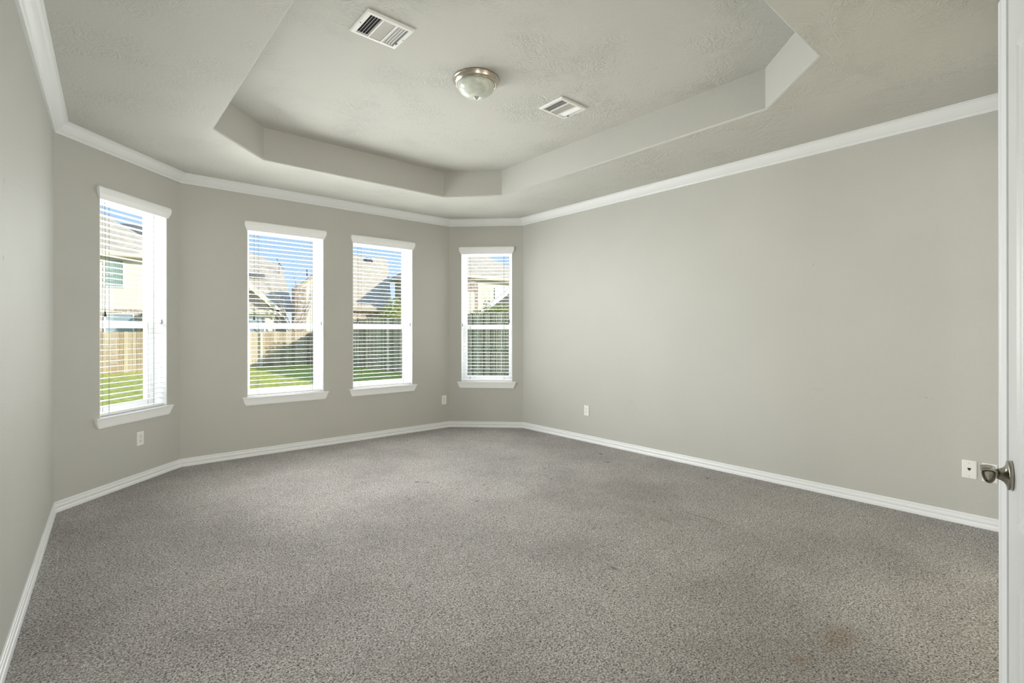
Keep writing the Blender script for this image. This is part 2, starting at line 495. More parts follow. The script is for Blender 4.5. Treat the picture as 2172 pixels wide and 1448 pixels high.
# ------------------------------------------------------------------ mesh helper
class MB:
    def __init__(self):
        self.v, self.f, self.mi, self.sm = [], [], [], []

    def add(self, verts, faces, mi=0, smooth=False, M=None):
        o = len(self.v)
        for p in verts:
            p = Vector(p)
            self.v.append(tuple(M @ p) if M is not None else tuple(p))
        for f in faces:
            self.f.append(tuple(o + i for i in f)); self.mi.append(mi); self.sm.append(smooth)
        return self

    def box(self, lo, hi, mi=0, M=None):
        (x0, y0, z0), (x1, y1, z1) = lo, hi
        v = [(x0, y0, z0), (x1, y0, z0), (x1, y1, z0), (x0, y1, z0), (x0, y0, z1), (x1, y0, z1), (x1, y1, z1), (x0, y1, z1)]
        return self.add(v, [(0, 3, 2, 1), (4, 5, 6, 7), (0, 1, 5, 4), (1, 2, 6, 5), (2, 3, 7, 6), (3, 0, 4, 7)], mi, False, M)

    def loft(self, loops, closed=True, caps=True, smooth=False, mi=0, M=None):
        n = len(loops[0]); v = [p for l in loops for p in l]; f = []
        for i in range(len(loops) - 1):
            for j in range(n if closed else n - 1):
                a, b_ = i * n + j, i * n + (j + 1) % n
                f.append((a, b_, b_ + n, a + n))
        if caps:
            f.append(tuple(range(n - 1, -1, -1))); k = (len(loops) - 1) * n
            f.append(tuple(range(k, k + n)))
        return self.add(v, f, mi, smooth, M)

    def lathe(self, prof, n=48, smooth=True, mi=0, M=None):
        loops = [[(r * math.cos(2 * math.pi * j / n), r * math.sin(2 * math.pi * j / n), z) for j in range(n)] for r, z in prof]
        return self.loft(loops, True, False, smooth, mi, M)

    def tube(self, pts, rads, n=6, mi=0, M=None, smooth=True):
        loops = []; pts = [Vector(p) for p in pts]
        for i, p in enumerate(pts):
            d = (pts[min(i + 1, len(pts) - 1)] - pts[max(i - 1, 0)]).normalized()
            a = Vector((0, 0, 1)) if abs(d.z) < 0.9 else Vector((1, 0, 0))
            x = d.cross(a).normalized(); y = d.cross(x)
            r = rads[i] if isinstance(rads, (list, tuple)) else rads
            loops.append([tuple(p + (x * math.cos(2 * math.pi * j / n) + y * math.sin(2 * math.pi * j / n)) * r) for j in range(n)])
        return self.loft(loops, True, True, smooth, mi, M)

    def build(self, name, mats, parent=None, label=None, category=None, group=None, kind=None, bevel=0.0, M=None):
        me = bpy.data.meshes.new(name)
        me.from_pydata(self.v, [], self.f)
        for m in (mats if isinstance(mats, (list, tuple)) else [mats]):
            me.materials.append(m)
        me.polygons.foreach_set('material_index', self.mi)
        me.polygons.foreach_set('use_smooth', self.sm)
        me.validate(); me.update()
        import bmesh
        bm = bmesh.new(); bm.from_mesh(me)
        bmesh.ops.recalc_face_normals(bm, faces=bm.faces)
        bm.to_mesh(me); bm.free()
        o = bpy.data.objects.new(name, me); col.objects.link(o)
        if bevel:
            mod = o.modifiers.new('bevel', 'BEVEL'); mod.width = bevel; mod.segments = 2; mod.limit_method = 'ANGLE'
            mod.angle_limit = math.radians(40)
        if parent is not None:
            o.parent = parent
        if M is not None:
            o.matrix_world = M
        tag(o, label, category, group, kind)
        return o


def tag(o, label=None, category=None, group=None, kind=None):
    for k, v in (('label', label), ('category', category), ('group', group), ('kind', kind)):
        if v:
            o[k] = v
    return o


def empty(name, M, label=None, category=None, group=None, kind=None):
    o = bpy.data.objects.new(name, None); col.objects.link(o)
    o.empty_display_size = 0.1
    o.matrix_world = M
    return tag(o, label, category, group, kind)


def copy_tree(o, parent=None):
    c = o.copy(); col.objects.link(c)
    if parent is not None:
        c.parent = parent
    for ch in list(o.children):
        copy_tree(ch, c)
    return c


T = Matrix.Translation

# ------------------------------------------------------------------ room shell
TH = 0.20
outer = offset_plan(-TH)
WALL_LABEL = {
    'left': 'greige painted wall along the left edge with two small holes',
    'bay_left': 'angled greige wall around the leftmost window',
    'back': 'greige wall holding the two middle windows',
    'bay_right': 'narrow angled greige wall around the rightmost window',
    'right': 'long plain greige wall right of the windows with faint scuffs',
    'rear': 'greige wall behind the open white door',
}
DOOR_X = (-4.42, -3.57)
for i, s in enumerate(SIDES):
    M, L = wall_frame(i); Mi = M.inverted()
    po = [(Mi @ Vector((*outer[i], 0))), (Mi @ Vector((*outer[(i + 1) % NP], 0)))]
    holes = [(a, b, SILL_Z - 0.012, HEAD_Z) for a, b in WINDOWS.get(i, [])]
    if s == 'rear':
        xs = [(Mi @ Vector((x, -5.65, 0))).x for x in DOOR_X]
        holes = [(min(xs), max(xs), 0.0, 2.06)]
        xs = [(Mi @ Vector((x, -5.65, 0))).x for x in (-2.20, -0.80)]  # second opening added to let the rear fill lamp in
        holes.append((min(xs), max(xs), 0.0, 2.3))
    us = sorted({0.0, L, *[h[0] for h in holes], *[h[1] for h in holes]})
    zs = sorted({0.0, 3.15, *[h[2] for h in holes], *[h[3] for h in holes]})
    mb = MB(); iv, ov = {}, {}
    for a, u in enumerate(us):
        uo = po[0].x if a == 0 else po[1].x if a == len(us) - 1 else u
        for c, z in enumerate(zs):
            iv[a, c] = len(mb.v); mb.v.append((u, 0, z)); ov[a, c] = len(mb.v); mb.v.append((uo, TH, z))
    solid = {}
    for a in range(len(us) - 1):
        for c in range(len(zs) - 1):
            mu, mz = (us[a] + us[a + 1]) / 2, (zs[c] + zs[c + 1]) / 2
            solid[a, c] = not any(h[0] < mu < h[1] and h[2] < mz < h[3] for h in holes)

    def face(*f):
        mb.f.append(f); mb.mi.append(0); mb.sm.append(False)
    for (a, c), ok in solid.items():
        if not ok:
            continue
        face(iv[a, c], iv[a + 1, c], iv[a + 1, c + 1], iv[a, c + 1]); face(ov[a, c + 1], ov[a + 1, c + 1], ov[a + 1, c], ov[a, c])
        for (da, dc, k1, k2) in ((-1, 0, (a, c), (a, c + 1)), (1, 0, (a + 1, c), (a + 1, c + 1)), (0, -1, (a, c), (a + 1, c)), (0, 1, (a, c + 1), (a + 1, c + 1))):
            if not solid.get((a + da, c + dc), False):
                face(iv[k1], iv[k2], ov[k2], ov[k1])
    w = mb.build('wall_' + s, MAT['wall'], None, WALL_LABEL[s], 'wall', None, 'structure')
    w.matrix_world = M

# hall behind the doorway, closed so that only the added fill lamps light it
mb = MB()
hx0, hx1, hy0, hy1 = -5.0, 0.1, -7.4, -5.85  # hall widened to hold the second fill lamp
v = [(hx0, hy0, 0), (hx1, hy0, 0), (hx1, hy1, 0), (hx0, hy1, 0), (hx0, hy0, H), (hx1, hy0, H), (hx1, hy1, H), (hx0, hy1, H)]
mb.add(v, [(0, 3, 2, 1), (4, 5, 6, 7), (0, 1, 5, 4), (1, 2, 6, 5), (3, 0, 4, 7)])
mb.build('wall_hall', MAT['hallwall'], None, 'plain greige hallway walls beyond the bedroom doorway', 'wall', None, 'structure')


# ------------------------------------------------------------------ ceiling with octagonal tray
TX0, TX1, TY0, TY1, CT = -3.66, -0.925, -4.60, -0.920, 0.456


def tray(o, z):
    x0, x1, y0, y1, c = TX0 - o, TX1 + o, TY0 - o, TY1 + o, CT + o * 0.586
    return [(x0 + c, y0, z), (x1 - c, y0, z), (x1, y0 + c, z), (x1, y1 - c, z), (x1 - c, y1, z), (x0 + c, y1, z), (x0, y1 - c, z), (x0, y0 + c, z)]


mb = MB()
ring_out = [(-4.75, -5.7, H), (0.05, -5.7, H), (0.05, -0.66, H), (-0.66, 0.05, H), (-3.74, 0.05, H), (-4.60, -0.80, H)]
hole = tray(0.014, H)
vv = ring_out + hole
mb.add(vv, [(0, 1, 7, 6), (1, 2, 9, 8), (1, 8, 7), (2, 3, 10, 9), (3, 4, 11, 10), (4, 5, 12, 11), (5, 0, 13, 12), (0, 6, 13)], 0)
mb.loft([tray(.014, H), tray(.0095, H + .001), tray(.004, H + .005), tray(.001, H + .0095), tray(0, H + .014)], True, False, True, 1)
mb.loft([tray(0, H + .014), tray(0, HT)], True, False, False, 1)
mb.add(tray(0, HT), [tuple(range(8))], 0)
ceil_o = mb.build('ceiling', [MAT['ceil'], MAT['wall']], None, 'textured greige ceiling with a raised octagonal tray', 'ceiling', None, 'structure')
mb = MB(); mb.box((-5.2, -7.6, 3.15), (0.4, 0.4, 3.3))
mb.build('roof', MAT['shingle'], None, 'flat roof slab closing the room above the ceiling', 'roof', None, 'structure')

# ------------------------------------------------------------------ crown and baseboard, one run to a wall
CROWN = [(0, 2.6585), (.012, 2.6585), (.0135, 2.666), (.0185, 2.670), (.0195, 2.676), (.026, 2.679), (.033, 2.686), (.043, 2.697), (.052, 2.709), (.0595, 2.722), (.064, 2.727), (.068, 2.729), (.0695, 2.735), (.081, 2.737), (.081, H), (0, H)]
BASE = [(0, .0745), (.005, .0745), (.0085, .0715), (.0095, .066), (.0085, .0605), (.0055, .0585), (.0060, .056), (.0105, .0525), (.0125, .045), (.0120, .037), (.0085, .031), (.0080, .027), (.0125, .0235), (.0155, .016), (.0160, .0), (0, 0)]


def run_profile(prof, i, mb, start=None, end=None):
    la, lb = [], []
    for d, z in prof:
        P = offset_plan(d)
        a, b = P[i], P[(i + 1) % NP]
        if start is not None:
            a = Vector((start, a.y))
        if end is not None:
            b = Vector((end, b.y))
        la.append((a.x, a.y, z)); lb.append((b.x, b.y, z))
    mb.loft([la, lb], True, True, False)


for i, s in enumerate(SIDES):
    nm = s.replace('_', ' ')
    mb = MB(); run_profile(CROWN, i, mb)
    mb.build('trim_%d' % (i + 1), MAT['crown'], None, 'white crown moulding on top of the %s wall' % {'left': 'left', 'bay_left': 'left angled', 'back': 'two-window', 'bay_right': 'right angled', 'right': 'long right', 'rear': 'rear'}[s], 'crown moulding', None, 'structure')
    mb = MB()
    if s == 'rear':
        run_profile(BASE, i, mb, -2.26, DOOR_X[1] + 0.06)
    else:
        run_profile(BASE, i, mb)
    mb.build('baseboard_' + s, MAT['trim'], None, 'white grooved baseboard at the foot of the %s wall' % {'left': 'left', 'bay_left': 'left angled', 'back': 'two-window', 'bay_right': 'right angled', 'right': 'long right', 'rear': 'rear'}[s], 'baseboard', None, 'structure')

# ------------------------------------------------------------------ floor
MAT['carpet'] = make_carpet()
mb = MB()
op = [(p.x, p.y) for p in outer]
mb.loft([[(x, y, -0.25) for x, y in op], [(x, y, 0) for x, y in op]])
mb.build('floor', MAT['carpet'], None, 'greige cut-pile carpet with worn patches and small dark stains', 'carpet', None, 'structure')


# ------------------------------------------------------------------ windows with their blinds
def skirt(levels, u0, u1, back):
    """Lofted moulding across a window: levels of (z, projection into the room, overhang at the ends)."""
    return [[(u0 - o, -p, z), (u1 + o, -p, z), (u1 + o, back, z), (u0 - o, back, z)] for z, p, o in levels]


def ring(mb, x0, x1, z0, z1, w, y0, y1, wb=None, wt=None):
    """A rectangular frame of four bars in the x-z plane, one closed mesh."""
    wb = w if wb is None else wb; wt = w if wt is None else wt
    o = [(x0, z0), (x1, z0), (x1, z1), (x0, z1)]; n = [(x0 + w, z0 + wb), (x1 - w, z0 + wb), (x1 - w, z1 - wt), (x0 + w, z1 - wt)]
    v = [(x, y0, z) for x, z in o] + [(x, y0, z) for x, z in n] + [(x, y1, z) for x, z in o] + [(x, y1, z) for x, z in n]
    f = []
    for j in range(4):
        k = (j + 1) % 4
        f += [(j, k, 4 + k, 4 + j), (8 + k, 8 + j, 12 + j, 12 + k), (j, 8 + j, 8 + k, k), (4 + k, 12 + k, 12 + j, 4 + j)]
    mb.add(v, f)


wi_n = 0
for wi, lst in WINDOWS.items():
    Mw, Lw = wall_frame(wi)
    for (a, b) in lst:
        wi_n += 1
        where = {1: 'leftmost, in the wall beside the left wall', 2: 'second from left', 3: 'third from left', 4: 'rightmost, on the narrow angled wall'}[wi_n]
        view = {1: 'a two-storey house', 2: 'a bare tree and sunlit fence', 3: 'a big shaded roof', 4: 'a grey fence close by'}[wi_n]
        w = b - a
        root = empty('window_%d' % wi_n, Mw @ T((a, 0, 0)), 'white single-hung window, %s, looking on %s' % (where, view), 'window', None, 'structure')
        # lining of the opening
        mb = MB(); ring(mb, 0, w, SILL_Z - .012, HEAD_Z, .007, .002, .135)
        mb.build('jamb', MAT['trim'], root)
        mb = MB(); ring(mb, .006, w - .006, SILL_Z - .005, HEAD_Z - .006, .034, .13, .196)
        mb.build('frame', MAT['vinyl'], root)
        zm = 1.325
        mb = MB(); ring(mb, .034, w - .034, zm - .03, HEAD_Z - .034, .020, .166, .190, .044, .03)
        up = mb.build('upper_sash', MAT['vinyl'], root, None, None, None, None, .002)
        mb = MB(); mb.box((.05, .176, zm), (w - .05, .180, HEAD_Z - .055)); mb.build('pane', MAT['glass'], up)
        mb = MB(); ring(mb, .030, w - .030, SILL_Z + .026, zm + .032, .027, .138, .164, .034, .060)
        ls = mb.build('lower_sash', MAT['vinyl'], root, None, None, None, None, .002)
        mb = MB(); mb.box((.05, .149, SILL_Z + .055), (w - .05, .153, zm - .02)); mb.build('pane', MAT['glass'], ls)
        # sill with a moulded apron
        mb = MB()
        mb.box((.007, -.012, SILL_Z - .012), (w - .007, .135, SILL_Z))
        mb.loft(skirt([(.601, .020, .040), (.6005, .027, .047), (.596, .029, .049), (.590, .027, .046), (.586, .024, .042), (.578, .022, .040), (.562, .018, .035), (.546, .0150, .0285), (.534, .0135, .022), (.527, .012, .017), (.520, .010, .0145), (.516, .006, .012)], 0, w, .001))
        mb.build('sill', MAT['valance'], root)
        # cord cleat on the lining
        side = .012 if wi_n == 4 else w - .012
        mb = MB(); mb.box((side - .005, .045, 1.335), (side + .005, .058, 1.375)); mb.box((side - .004, .040, 1.350), (side + .004, .046, 1.362))
        mb.build('cord_cleat', MAT['cleat'], root)

        # blind
        bl = empty('window_blind', Mw @ T((a, 0, 0)), 'white slatted blind, fully lowered and open, in the %s window' % {1: 'leftmost', 2: 'second from left', 3: 'third from left', 4: 'rightmost'}[wi_n], 'blind', 'white slatted blinds in the bay windows')
        mb = MB()
        mb.loft(skirt([(2.290, .010, .004), (2.296, .012, .006), (2.306, .014, .009), (2.318, .018, .015), (2.332, .0225, .021), (2.350, .0245, .0245), (2.368, .0245, .0245), (2.379, .022, .022), (2.385, .017, .017), (2.3885, .010, .010)], 0, w, -.001), True, True, False)
        mb.build('valance', MAT['valance'], bl)
        mb = MB(); mb.box((.010, .032, 2.302), (w - .010, .088, 2.350)); mb.build('headrail', MAT['trim'], bl)
        mb = MB(); z = 2.270; k = 0
        while z > .660:
            mb.loft([[(xx, .032, z - .0010), (xx, .046, z + .0004), (xx, .058, z + .0008), (xx, .070, z + .0004), (xx, .084, z - .0010), (xx, .084, z + .0018), (xx, .070, z + .0032), (xx, .058, z + .0036), (xx, .046, z + .0032), (xx, .032, z + .0018)] for xx in (.012, w - .012)])
            z -= .0443
        mb.build('slats', MAT['slat'], bl)
        mb = MB(); mb.box((.012, .032, .608), (w - .012, .084, .626)); mb.build('bottom_rail', MAT['slat'], bl, None, None, None, None, .003)
        lad = [.13, w / 2, w - .13] if w > .9 else [.115, w - .115]
        for lx in lad:
            mb = MB()
            for yy in (.0305, .0855):
                mb.box((lx - .0012, yy - .0008, .62), (lx + .0012, yy + .0008, 2.305))
            mb.build('ladder_cord', MAT['cord'], bl)
        lx = w - .045 if wi_n == 4 else .070
        mb = MB(); mb.tube([(lx, .022, 2.31), (lx + .001, .020, 1.9), (lx, .021, 1.425)], .0016, 5)
        lc = mb.build('lift_cord', MAT['cord'], bl)
        mb = MB(); mb.lathe([(0.0, .040), (.0045, .040), (.0055, .033), (.0065, .022), (.0105, .004), (.0105, 0), (0, 0)], 12, True, 0, T((lx, .021, 1.385)))
        mb.build('tassel', MAT['tassel'], lc)


# ------------------------------------------------------------------ wall plates
def plate(name, wall_i, u, zc, label, kind, group=None, wd=.072, ht=.117):
    M, L = wall_frame(wall_i)
    r = empty(name, M @ T((u, 0, zc)), label, 'wall socket' if kind == 'outlet' else 'wall plate', group)
    mb = MB()
    mb.loft([[(-wd / 2, -.0002, -ht / 2), (wd / 2, -.0002, -ht / 2), (wd / 2, -.0002, ht / 2), (-wd / 2, -.0002, ht / 2)],
             [(-wd / 2, -.0035, -ht / 2), (wd / 2, -.0035, -ht / 2), (wd / 2, -.0035, ht / 2), (-wd / 2, -.0035, ht / 2)],
             [(-wd / 2 + .004, -.0062, -ht / 2 + .004), (wd / 2 - .004, -.0062, -ht / 2 + .004), (wd / 2 - .004, -.0062, ht / 2 - .004), (-wd / 2 + .004, -.0062, ht / 2 - .004)]])
    mb.build('cover_plate', MAT['plate'], r)
    RX = Matrix.Rotation(math.pi / 2, 4, 'X')
    if kind == 'outlet':
        for s in (1, -1):
            mb = MB(); zz = s * .0195
            pts = []
            for j in range(24):
                t = 2 * math.pi * j / 24
                pts.append((max(-.0165, min(.0165, .0175 * math.cos(t) * 1.1)), max(-.0135, min(.0135, .0175 * math.sin(t)))))
            mb.loft([[(x, -.006, zz + z) for x, z in pts], [(x, -.0078, zz + z) for x, z in pts]])
            rc = mb.build('receptacle', MAT['plate'], r)
            mb = MB()
            mb.box((-.0075, -.0082, zz - .001), (-.0050, -.0070, zz + .0085)); mb.box((.0050, -.0082, zz + .0005), (.0072, -.0070, zz + .008))
            mb.lathe([(0, .0082), (.0026, .0082), (.0026, .0070), (0, .0070)], 10, False, 0, T((0, 0, zz - .0075)) @ RX)
            mb.build('slots', MAT['slot'], rc)
        mb = MB(); mb.lathe([(0, .0074), (.0025, .0072), (.003, .006), (0, .006)], 12, True, 0, RX); mb.build('screw', MAT['cleat'], r)
    else:
        mb = MB(); mb.loft([[(-.0085, -.006, .004), (.0085, -.006, .004), (.0085, -.006, .010), (-.0085, -.006, .010)], [(-.0085, -.0068, .004), (.0085, -.0068, .004), (.0085, -.0068, .010), (-.0085, -.0068, .010)]])
        mb.loft([[(-.0085, -.0066, .008), (-.0075, -.0066, .002), (-.002, -.0066, -.007), (.002, -.0066, -.007), (.0075, -.0066, .002), (.0085, -.0066, .008)], [(-.0085, -.0072, .008), (-.0075, -.0072, .002), (-.002, -.0072, -.007), (.002, -.0072, -.007), (.0075, -.0072, .002), (.0085, -.0072, .008)]])
        mb.build('jack', MAT['slot'], r)
        for s in (1, -1):
            mb = MB(); mb.lathe([(0, .0076), (.0022, .0074), (.003, .006), (0, .006)], 12, True, 0, T((0, 0, s * .042)) @ RX); mb.build('screw', MAT['cleat'], r)
    return r


plate('wall_outlet', 1, .7345, .3625, 'white duplex outlet below the leftmost window', 'outlet', 'white duplex outlets')
plate('wall_outlet', 2, 2.920, .3655, 'white duplex outlet low on the two-window wall, at its right end', 'outlet', 'white duplex outlets')
plate('wall_outlet', 4, 1.786 - CHR, .357, 'white duplex outlet alone on the long right wall, near the windows', 'outlet', 'white duplex outlets')
plate('phone_plate', 4, 5.045 - CHR, .363, 'white phone jack plate with dark socket, left of the door lever', 'phone')
plate('wall_outlet', 4, 5.142 - CHR, .359, 'white duplex outlet partly hidden behind the door lever', 'outlet', 'white duplex outlets')


# ------------------------------------------------------------------ ceiling registers
def louver(mb, c, d, up, ln, wd, th=.0012):
    """One thin blade: centre c, along d, blade direction up."""
    c, d, up = Vector(c), Vector(d).normalized(), Vector(up).normalized(); n = d.cross(up)
    v = []
    for s in (-1, 1):
        for (p, q) in ((-1, -1), (1, -1), (1, 1), (-1, 1)):
            v.append(tuple(c + d * (s * ln / 2) + up * (p * wd / 2) + n * (q * th / 2)))
    mb.add(v, [(0, 3, 2, 1), (4, 5, 6, 7), (0, 1, 5, 4), (1, 2, 6, 5), (2, 3, 7, 6), (3, 0, 4, 7)])


def make_register(x, y, label):
    r = empty('ceiling_vent', T((x, y, HT)), label, 'vent', 'white ceiling registers')
    hw, hd, fx, fy = .147, .126, .030, .026
    mb = MB(); mb.box((-hw + fx, -hd + fy, -.0025), (hw - fx, hd - fy, -.0012)); mb.build('backing', MAT['duct'], r)  # near-black sheet paints the darkness of the duct behind the louvers
    mb = MB()
    lo = [(-hw, -hd), (hw, -hd), (hw, hd), (-hw, hd)]

    def rect(dx, dy, z):
        return [(-hw + dx, -hd + dy, z), (hw - dx, -hd + dy, z), (hw - dx, hd - dy, z), (-hw + dx, hd - dy, z)]
    mb.loft([rect(0, 0, -.0005), rect(0, 0, -.006), rect(.007, .007, -.0135), rect(fx - .004, fy - .004, -.0145), rect(fx, fy, -.0135), rect(fx, fy, -.002)], True, False)
    for bx in (-.041, .041):
        mb.box((bx - .0035, -hd + fy, -.0145), (bx + .0035, hd - fy, -.003))
    mb.build('frame', MAT['register'], r)
    mb = MB()
    for k in range(4):
        louver(mb, (-.100 + k * .0165, 0, -.0078), (0, 1, 0), (.58, 0, .81), 2 * (hd - fy), .0105)
    for k in range(12):
        louver(mb, (0, -.091 + k * .0165, -.0078), (1, 0, 0), (0, -.55, .83), .075, .0105)
    for k in range(4):
        louver(mb, (.053 + k * .0165, 0, -.0078), (0, 1, 0), (-.55, 0, .835), 2 * (hd - fy), .0110)
    mb.build('louvers', MAT['register'], r)
    for sx in (-1, 1):
        mb = MB(); mb.lathe([(0, -.0165), (.0025, -.016), (.0035, -.0145), (0, -.0135)], 10, True, 0, T((sx * (hw - .014), 0, 0))); mb.build('screw', MAT['cord'], r)
    mb = MB(); mb.box((hw - fx - .012, .052, -.0165), (hw - fx + .008, .060, -.0145)); mb.box((hw - fx - .003, .053, -.024), (hw - fx + .0, .059, -.0145))
    mb.build('damper_lever', MAT['cord'], r)
    return r


make_register(-3.063, -2.874, 'white ceiling vent left of the dome light, nearest the camera')
make_register(-1.527, -2.861, 'white ceiling vent right of the dome light')

# ------------------------------------------------------------------ flush dome light
lt = empty('ceiling_light', T((-2.305, -2.765, HT)), 'frosted dome flush light with brushed nickel rim, amid the tray ceiling', 'ceiling light')
mb = MB(); mb.lathe([(.05, -.0005), (.156, -.0005), (.1605, -.003), (.1618, -.0075), (.160, -.0115), (.1565, -.0135), (.1555, -.017), (.153, -.024), (.149, -.031), (.1445, -.0365), (.1415, -.0385), (.1405, -.0415), (.1385, -.0435), (.1355, -.0435), (.1335, -.0415), (.131, -.036), (.05, -.034)], 72)
mb.build('rim', MAT['nickel'], lt)
mb = MB(); prof = []
for j in range(17):
    t = j / 16 * math.pi / 2
    prof.append((max(.0005, .1318 * math.cos(t)), -.037 - .0880 * math.sin(t)))
mb.lathe(prof, 72); mb.build('glass_dome', MAT['alabaster'], lt)
mb = MB(); mb.lathe([(.0005, -.1235), (.0160, -.1240), (.0185, -.1265), (.0170, -.1290), (.0115, -.1300), (.0100, -.1315), (.0105, -.1340), (.0090, -.1365), (.0050, -.1385), (.0005, -.1392)], 24)
mb.build('finial', MAT['bright'], lt)

# ------------------------------------------------------------------ open door leaf
DW, DT, DH = .815, .035, 2.034
edge = Vector((-2.7583, -5.4318)); ang = math.radians(90 - 79.0)
dd = Vector((math.cos(ang), math.sin(ang)))           # from the hinge to the free edge
hinge = edge - dd * DW
# local x from hinge to free edge, y = into the leaf (away from the seen face), z up
Md = Matrix(((dd.x, dd.y, 0, hinge.x), (dd.y, -dd.x, 0, hinge.y), (0, 0, 1, .012), (0, 0, 0, 1)))
dr = empty('door_1', Md, 'white panelled door standing open at the right edge with a nickel lever', 'door', None, 'structure')
mb = MB()
px0, px1 = .125, DW - .125
pan = [(.235, .705), (.842, 1.858)]


def panel_face(yf, sgn):
    """Door face at local y = yf with two recessed panels; sgn is the direction into the leaf."""
    xs = [0, px0, px1, DW]; zs = [0, pan[0][0], pan[0][1], pan[1][0], pan[1][1], DH]
    idx = {}
    base = len(mb.v); vs = []
    for a_, x in enumerate(xs):
        for c_, z in enumerate(zs):
            idx[a_, c_] = len(vs); vs.append((x, yf, z))
    fs = []
    for a_ in range(3):
        for c_ in range(5):
            if a_ == 1 and c_ in (1, 3):
                continue
            fs.append((idx[a_, c_], idx[a_ + 1, c_], idx[a_ + 1, c_ + 1], idx[a_, c_ + 1]))
    mb.add(vs, fs)
    for z0, z1 in pan:
        lps = [[(px0 + k, yf + sgn * d, z0 + k), (px1 - k, yf + sgn * d, z0 + k), (px1 - k, yf + sgn * d, z1 - k), (px0 + k, yf + sgn * d, z1 - k)] for k, d in ((0, 0), (.006, .004), (.014, .0055), (.020, .009), (.034, .009), (.052, .003))]
        mb.loft(lps, True, False); mb.add(lps[-1], [(0, 1, 2, 3)])


panel_face(0, 1)
panel_face(DT, -1)
mb.add([(0, 0, 0), (DW, 0, 0), (DW, 0, DH), (0, 0, DH), (0, DT, 0), (DW, DT, 0), (DW, DT, DH), (0, DT, DH)], [(0, 4, 5, 1), (1, 5, 6, 2), (2, 6, 7, 3), (3, 7, 4, 0)])
mb.build('leaf', MAT['door'], dr)
mb = MB()
# moulded strip along the free edge
prof = [(DW - .022, 0), (DW - .022, .0034), (DW - .020, .0040), (DW + .003, .0088), (DW + .0035, .0080), (DW + .0055, .0085), (DW + .008, .0108), (DW + .018, .0122), (DW + .018, 0)]
mb.loft([[(x, -n, 0) for x, n in prof], [(x, -n, DH - n * .85) for x, n in prof]])
mb.build('edge_strip', MAT['trim'], dr)
hz = .945 - .012
hs = DW - .070
RXm = T((hs, 0, hz)) @ Matrix.Rotation(math.pi / 2, 4, 'X')     # lathe axis +z becomes -y: out of the seen face
hd_ = empty('handle', Md @ T((0, 0, 0))); hd_.parent = dr; hd_.matrix_parent_inverse = dr.matrix_world.inverted()
mb = MB(); mb.lathe([(0, 0), (.0315, 0), (.0325, .0015), (.0325, .0065), (.0315, .0080), (.0290, .0085), (.0225, .0100), (.0165, .0135), (.0130, .0185), (.0118, .0230), (.0, .0230)], 48, True, 0, RXm)
mb.build('rose', MAT['lever'], hd_)
mb = MB(); mb.lathe([(0, .021), (.0112, .021), (.0112, .034), (.0100, .036), (0, .036)], 32, True, 0, RXm)
# wave lever: half-moon section, flat on top, running towards the hinge


def moon(x, yc, zc, w, h):
    pts = [(x, yc + w / 2, zc), (x, yc + w * .25, zc + .002), (x, yc, zc + .0025), (x, yc - w * .25, zc + .002), (x, yc - w / 2, zc)]
    for j in range(1, 12):
        t = math.pi * j / 12
        pts.append((x, yc - w / 2 * math.cos(t), zc - h * math.sin(t)))
    return pts


mb.loft([moon(hs + .012, -.037, hz + .012, .020, .018), moon(hs + .006, -.039, hz + .014, .025, .025), moon(hs - .012, -.040, hz + .013, .0265, .028), moon(hs - .030, -.040, hz + .0115, .027, .029), moon(hs - .0315, -.040, hz + .0105, .0255, .0275), moon(hs - .0305, -.040, hz + .0090, .0235, .0250), moon(hs - .0230, -.040, hz + .0070, .0190, .0200), moon(hs - .0200, -.040, hz + .0050, .0110, .0110)], True, True, True)
mb.build('lever', MAT['lever'], hd_)
mb = MB(); mb.lathe([(0, 0), (.0325, 0), (.0325, .010), (.020, .014), (.0138, .033), (0, .033)], 32, True, 0, T((hs, DT, hz)) @ Matrix.Rotation(-math.pi / 2, 4, 'X'))
mb.build('rose', MAT['lever'], hd_)
for z in (.2, 1.0, 1.82):
    mb = MB(); mb.lathe([(0, 0), (.007, 0), (.007, .09), (0, .09)], 12, True, 0, T((-.004, -.004, z))); mb.build('hinge', MAT['lever'], dr)

# ------------------------------------------------------------------ garden and fences
GZ = -0.54
mb = MB(); mb.add([(-40, -12, GZ), (60, -12, GZ), (60, 70, GZ), (-40, 70, GZ)], [(0, 1, 2, 3)])
mb.build('lawn', MAT['grass'], None, 'green lawn outside the windows, partly in the fence shadow', 'lawn', None, 'structure')

rng = random.Random(3)


def fence(name, M, length, zb, zt, mat, label, pw=.14, gap=.008, lit=None, rails=(.35, 1.0, 1.6), posts_front=False):
    """Board fence along local x; local -y faces the viewer."""
    r = empty(name, M, label, 'fence')
    mb = MB(); u = 0.0
    while u < length:
        w = pw * rng.uniform(.93, 1.05); h = zt + rng.uniform(-.025, .02); y = rng.uniform(-.004, .004)
        c = .025
        v = [(u, y, zb), (u + w, y, zb), (u + w, y, h - c), (u + w - c, y, h), (u + c, y, h), (u, y, h - c)]
        v += [(x, yy + .018, z) for x, yy, z in v]
        mb.add(v, [(0, 1, 2, 3, 4, 5), (11, 10, 9, 8, 7, 6)] + [(j, 6 + j, 6 + (j + 1) % 6, (j + 1) % 6) for j in range(6)])
        u += w + gap * rng.uniform(.4, 2.0)
    mb.build('pickets', mat, r)
    for z in rails:
        mb = MB(); yy = (-.045, -.006) if posts_front else (.022, .06)
        mb.box((0, yy[0], zb + z - .045), (length, yy[1], zb + z + .045)); mb.build('rail', MAT['rail'], r)
    u = 1.2
    while u < length:
        mb = MB(); yy = (-.135, -.046) if posts_front else (.061, .15)
        mb.box((u, yy[0], zb), (u + .09, yy[1], zt - .12)); mb.build('post', MAT['rail'], r)
        u += 2.44
    return r


